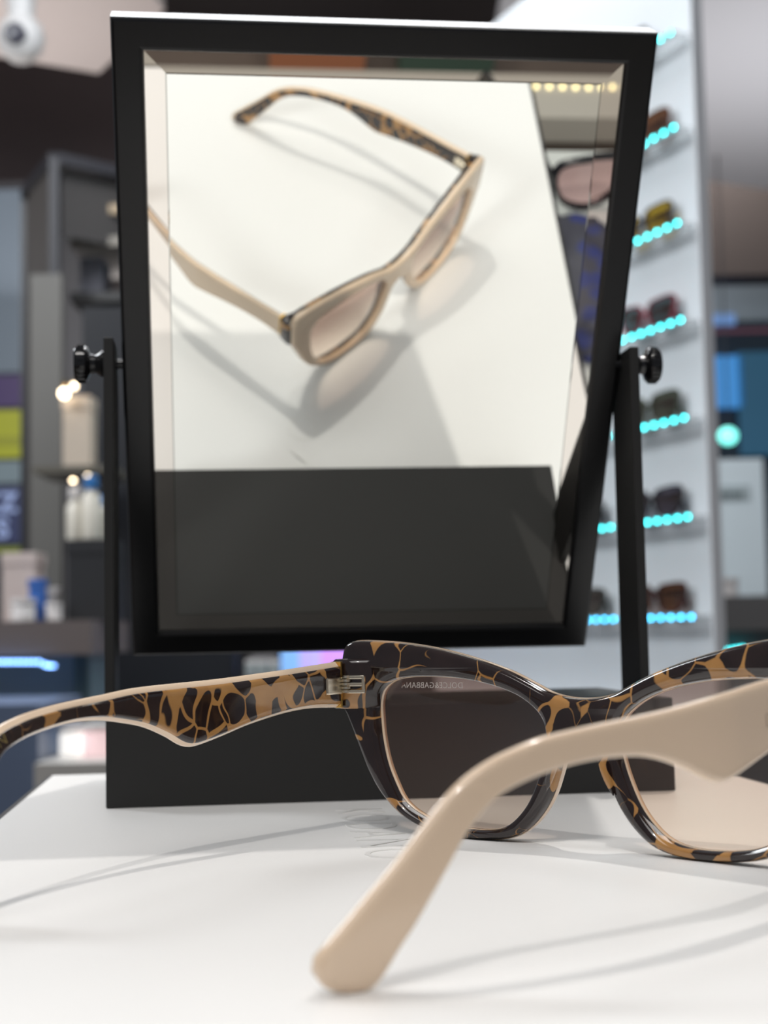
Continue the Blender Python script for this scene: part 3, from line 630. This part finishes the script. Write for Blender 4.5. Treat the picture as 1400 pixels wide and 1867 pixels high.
# olive glow panel behind
tag(slab('menu_board', 52, 690, 118, 850, 3.4, .02, lit('olive_board', (.085, .075, .02), .4)), 'dim olive board with a pale top strip beside the column', 'sign')
# goods seen under the leopard temple
zt3 = at(150, 1392, 1.7).z
low = empty('low_table', (at(150, 1392, 1.75).x, 1.85, FLOORZ), 0, 'low pale table with white goods beyond the display box', 'table')
plc(box('top', (at(185, 1392, 1.8).x, 1.86, zt3-.015), (.12, .3, .03), mat('pale_table', (.52, .50, .47), .4)), low)
for sx in (-.04, .04): plc(box('leg', (at(185, 1392, 1.8).x+sx, 1.86, (zt3-.03+FLOORZ)/2), (.02, .2, zt3-.03-FLOORZ), mat('pale_table_leg', (.4, .4, .4), .5)), low)
PINK = mat('pink_glow_jar', (.85, .62, .62), .3, emit=(1, .72, .72), es=.5); WG = mat('white_glow_jar', (.85, .85, .82), .3, emit=(1, .97, .92), es=.8)  # glow put into the jars for blurred white and pink light circles
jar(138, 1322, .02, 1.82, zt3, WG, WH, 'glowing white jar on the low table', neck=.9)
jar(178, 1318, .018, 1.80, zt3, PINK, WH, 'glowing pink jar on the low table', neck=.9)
# blue grey panel at the lower left
tag(down_to('blue_cabinet', -240, 1290, 70, 1.75, .25, FLOORZ, mat('blue_grey_cabinet', (.12, .16, .25), .4)), 'blue grey cabinet beyond the corner of the display box', 'cabinet')
# screen glow seen under the mirror frame
scr = empty('screen', (at(570, 1206, 2.9).x, 2.95, FLOORZ), 0, 'far screen glowing violet and blue under the mirror frame', 'screen')
plc(slab('panel', 505, 1150, 645, 1236, 2.9, .02, FRM), scr)
for x0_, x1_, col in ((512, 545, (.25, .5, .95)), (545, 585, (.5, .42, 1)), (585, 640, (.62, .30, .95))): plc(slab('picture', x0_, 1156, x1_, 1230, 2.893, .008, lit('screen_'+str(x0_), col, .8)), scr)
plc(down_to('stand', 560, 1232, 590, 2.92, .03, FLOORZ, FRM), scr)
dc = tag(down_to('dark_counter', 440, 1236, 650, 2.6, .25, FLOORZ, mat('slate_counter', (.035, .037, .042), .45)), 'slate counter seen between mirror frame and base block', 'counter')
zt4 = at(470, 1236, 2.6).z
for x_, lab in ((458, 'grey glass jar at the end of the slate counter'), (478, 'grey glass jar in the middle of three on the slate counter'), (500, 'grey glass jar nearest the glowing screen on the slate counter')):
    jar(x_, 1203, .011, 2.7, zt4, mat('grey_glass', (.35, .38, .38), .2), WH, lab, neck=.8)

# ------------------------------------------------------------------ background, right side of the shop
dl = at(1260, 455, 5.985); d_o = empty('downlight', dl, 0, 'round white lamp on the face of the taupe bulkhead', 'lamp')
lathe('lens', [(-.012, .01), (-.01, .03), (.0, .034)], (0, 0, 0), (0, 1, 0), mat('downlight', (1, 1, 1), .5, emit=(1, .97, .95), es=5), d_o, 18)
lathe('ring', [(0, .036), (.012, .04), (.03, .036)], (0, 0, 0), (0, 1, 0), WPL, d_o, 18)
tag(slab('blue_grey_panel', 1150, 500, 1700, 590, 6.6, .05, mat('blue_grey_panel', (.40, .48, .54), .6)), 'blue grey fascia panel below the taupe bulkhead', 'panel')
shp = empty('distant_store', (at(1330, 700, 6.5).x, 6.5, FLOORZ), 0, 'distant blue lit store facade with glowing panels', 'store')
plc(down_to('wall', 1180, 588, 1700, 6.45, .1, FLOORZ, mat('navy_wall', (.025, .05, .075), .5)), shp)
plc(slab('light_bar', 1255, 572, 1340, 592, 6.4, .03, lit('blue_bar', (.13, .24, .48), .8)), shp)
plc(slab('red_line', 1262, 598, 1420, 606, 6.4, .03, lit('dull_red', (.12, .05, .07), .6)), shp)
plc(slab('screen', 1225, 648, 1352, 745, 6.4, .03, lit('blue_screen', (.045, .21, .50), .85)), shp)
plc(slab('screen', 1352, 640, 1440, 830, 6.4, .03, lit('deep_blue_screen', (.02, .075, .13), .7)), shp)
plc(slab('screen', 1240, 790, 1300, 838, 6.4, .03, lit('mid_blue_screen', (.07, .20, .42), .7)), shp)
cl = at(1327, 795, 5.2); clo = empty('cyan_lamp', cl, 0, 'round bright cyan lamp hanging before the blue shop front', 'lamp')
lathe('globe', [(-.030, .006), (-.024, .022), (-.01, .032), (.01, .032), (.024, .022), (.030, .006)], (0, 0, 0), (0, 0, 1), mat('cyan_globe', (.3, 1, .9), .5, emit=(.22, .95, .85), es=1.9), clo, 20)
lathe('cord', [(.03, .003), (2.35-cl.z, .003)], (0, 0, 0), (0, 0, 1), FRM, clo, 8)
# free-standing white sign
D = 3.4
sg = empty('sign_board', (at(1330, 1100, D).x, D+.03, FLOORZ), 0, 'white free-standing sign board with a line of small grey lettering', 'sign')
plc(slab('board', 1272, 836, 1390, 1088, D, .02, mat('pale_blue_white_board', (.80, .90, .94), .4)), sg)
plc(slab('text_band', 1280, 885, 1368, 915, D-.002, .003, mat('pale_grey_band', (.48, .56, .58), .5)), sg)
for k in range(9): plc(slab('letter', 1284+k*8, 896, 1289.5+k*8, 908 if k % 3 else 904, D-.004, .003, mat('grey_letter', (.17, .21, .22), .5)), sg)
lf = at(1297, 1002, D-.003); bm = bmesh.new(); add_lathe(bm, [(-.02, .002), (-.012, .009), (0, .012), (.012, .008), (.022, .001)], lf, (.35, 0, 1), 10)
for v in bm.verts: v.co.y = lf.y + (v.co.y-lf.y)*.12
plc(from_bm('leaf_print', bm, mat('sage_print', (.38, .48, .36), .5)), sg)
plc(down_to('stand', 1315, 1086, 1345, D+.002, .02, FLOORZ, FRM), sg)
D = 3.0; zt5 = at(1340, 1088, D).z
gc = empty('grey_counter', (at(1380, 1150, D).x, D+.2, FLOORZ), 0, 'warm grey counter at the foot of the white sign board', 'counter')
plc(down_to('top', 1284, 1088, 1700, D, .38, at(1340, 1150, D).z, mat('warm_grey_counter', (.125, .12, .118), .5)), gc)
plc(down_to('body', 1290, 1150, 1690, D+.02, .34, FLOORZ, mat('slate_teal_body', (.075, .10, .115), .5)), gc)
for x_, r_, y_, lab in ((1292, .016, 1058, 'white pot nearer the tower on the warm grey counter'), (1330, .017, 1054, 'white pot below the sign lettering on the warm grey counter')):
    jar(x_, y_, r_, D+.12, zt5, WH, WH, lab, neck=.95)
tl_ = at(1330, 1186, D-.005)
for k in range(5): plc(box('led', at(1318+k*9, 1187-k*1.5, D-.004), (.004, .003, .004), LEDC[0]), gc)

# ------------------------------------------------------------------ what the mirror shows beside and below the display box
LS = mat('lower_white_shelf', (.60, .62, .60), .45)
lt = empty('lower_table', (.08, .34, FLOORZ), PSI, 'wide white lower table that carries the display box', 'table')
def mtp(x_, y_): return Matrix.Rotation(-PSI, 4, 'Z') @ Vector((x_-.08, y_-.34, 0))
box('top', (.06, .03, LOWZ-FLOORZ-.015), (.62, .54, .03), LS, lt)
box('fascia', (.06, -.247, LOWZ-FLOORZ-.05), (.62, .012, .06), mat('grey_fascia', (.10, .10, .10), .5), lt)
for sx in (-.2, .32): box('leg', (sx, .05, (LOWZ-FLOORZ-.03)/2), (.03, .4, LOWZ-FLOORZ-.03), mat('dark_leg', (.06, .06, .06), .5), lt)
shades((.272, .168, LOWZ+.0001), PSI+math.pi-.25, (.015, .015, .018), (.80, .55, .55), 'black rimmed sunglasses with pink lenses on the lower table, seen in the mirror', 1.0, clear=.75, folded=False)
# crumpled navy pouch
bm = bmesh.new(); bmesh.ops.create_icosphere(bm, subdivisions=4, radius=1)
for v in bm.verts:
    n_ = noise.noise(v.co*2.3)*.18 + noise.noise(v.co*5)*.09; v.co = v.co*(1+n_); v.co = Vector((v.co.x*.038, v.co.y*.055, max(-.012, v.co.z*.022)))
def navy():
    M = mat('navy_print', (.02, .025, .08), .6); nt = M.node_tree; b = nt.nodes['Principled BSDF']
    tc = nt.nodes.new('ShaderNodeTexCoord'); v = nt.nodes.new('ShaderNodeTexVoronoi'); v.inputs['Scale'].default_value = 60; nt.links.new(tc.outputs['Object'], v.inputs['Vector'])
    r = nt.nodes.new('ShaderNodeValToRGB'); r.color_ramp.elements[0].position = .3; r.color_ramp.elements[0].color = (.03, .04, .16, 1); r.color_ramp.elements[1].position = .5; r.color_ramp.elements[1].color = (.055, .055, .075, 1)
    nt.links.new(v.outputs['Distance'], r.inputs[0]); nt.links.new(r.outputs[0], b.inputs['Base Color']); return M
po = from_bm('cloth_pouch', bm, navy(), None, True); po.location = (.214, .246, LOWZ+.012); tag(po, 'crumpled navy patterned cloth pouch on the lower table beside the display box', 'pouch')
# second, lower step with a warm light strip
st = empty('lower_step', (.40, -.222, FLOORZ), PSI, 'beige lower step in front of the white table, edged with warm lights', 'display step')
box('top', (0, 0, .60), (.9, .085, .03), mat('beige_step', (.50, .46, .40), .5), st)
box('body', (0, 0, .2925), (.86, .07, .585), mat('brown_step_body', (.14, .11, .09), .6), st)
WL = mat('warm_led', (1, .9, .5), .5, emit=(1, .85, .45), es=2.2)
for k in range(24): box('led', (-.17+k*.013, 0, .6165), (.0035, .0035, .003), WL, st)
def bag(x_, y_, col, label, h=.14):
    e = empty('shopping_bag', (x_, y_, FLOORZ), .2, label, 'bag'); mm = mat('bag_paper', col, .7)
    bm = bmesh.new(); v0 = [bm.verts.new((sx*.07, sy*.055, 0)) for sx, sy in ((-1, -1), (1, -1), (1, 1), (-1, 1))]; v1 = [bm.verts.new((sx*.075, sy*.06, h)) for sx, sy in ((-1, -1), (1, -1), (1, 1), (-1, 1))]
    bm.faces.new(v0)
    for k in range(4): bm.faces.new((v0[k], v0[(k+1) % 4], v1[(k+1) % 4], v1[k]))
    from_bm('body', bm, mm, e)
    for sy in (-1, 1):
        bm = bmesh.new(); prev = None
        for k in range(9):
            a_ = math.pi*k/8; pnt = Vector((.05*math.cos(a_), sy*.058, h+.03*math.sin(a_)))
            if prev: d = pnt-prev; add_box(bm, (pnt+prev)/2, (.004, d.length+.002, .004), (Vector((0, 1, 0)), d.normalized(), Vector((0, 1, 0)).cross(d.normalized())))
            prev = pnt
        from_bm('handle', bm, mm, e)
    return e
bag(.30, -1.02, (.62, .25, .13), 'terracotta orange paper shopping bag on the brown floor')
bag(.50, -1.0, (.10, .17, .13), 'dark green paper shopping bag on the brown floor')
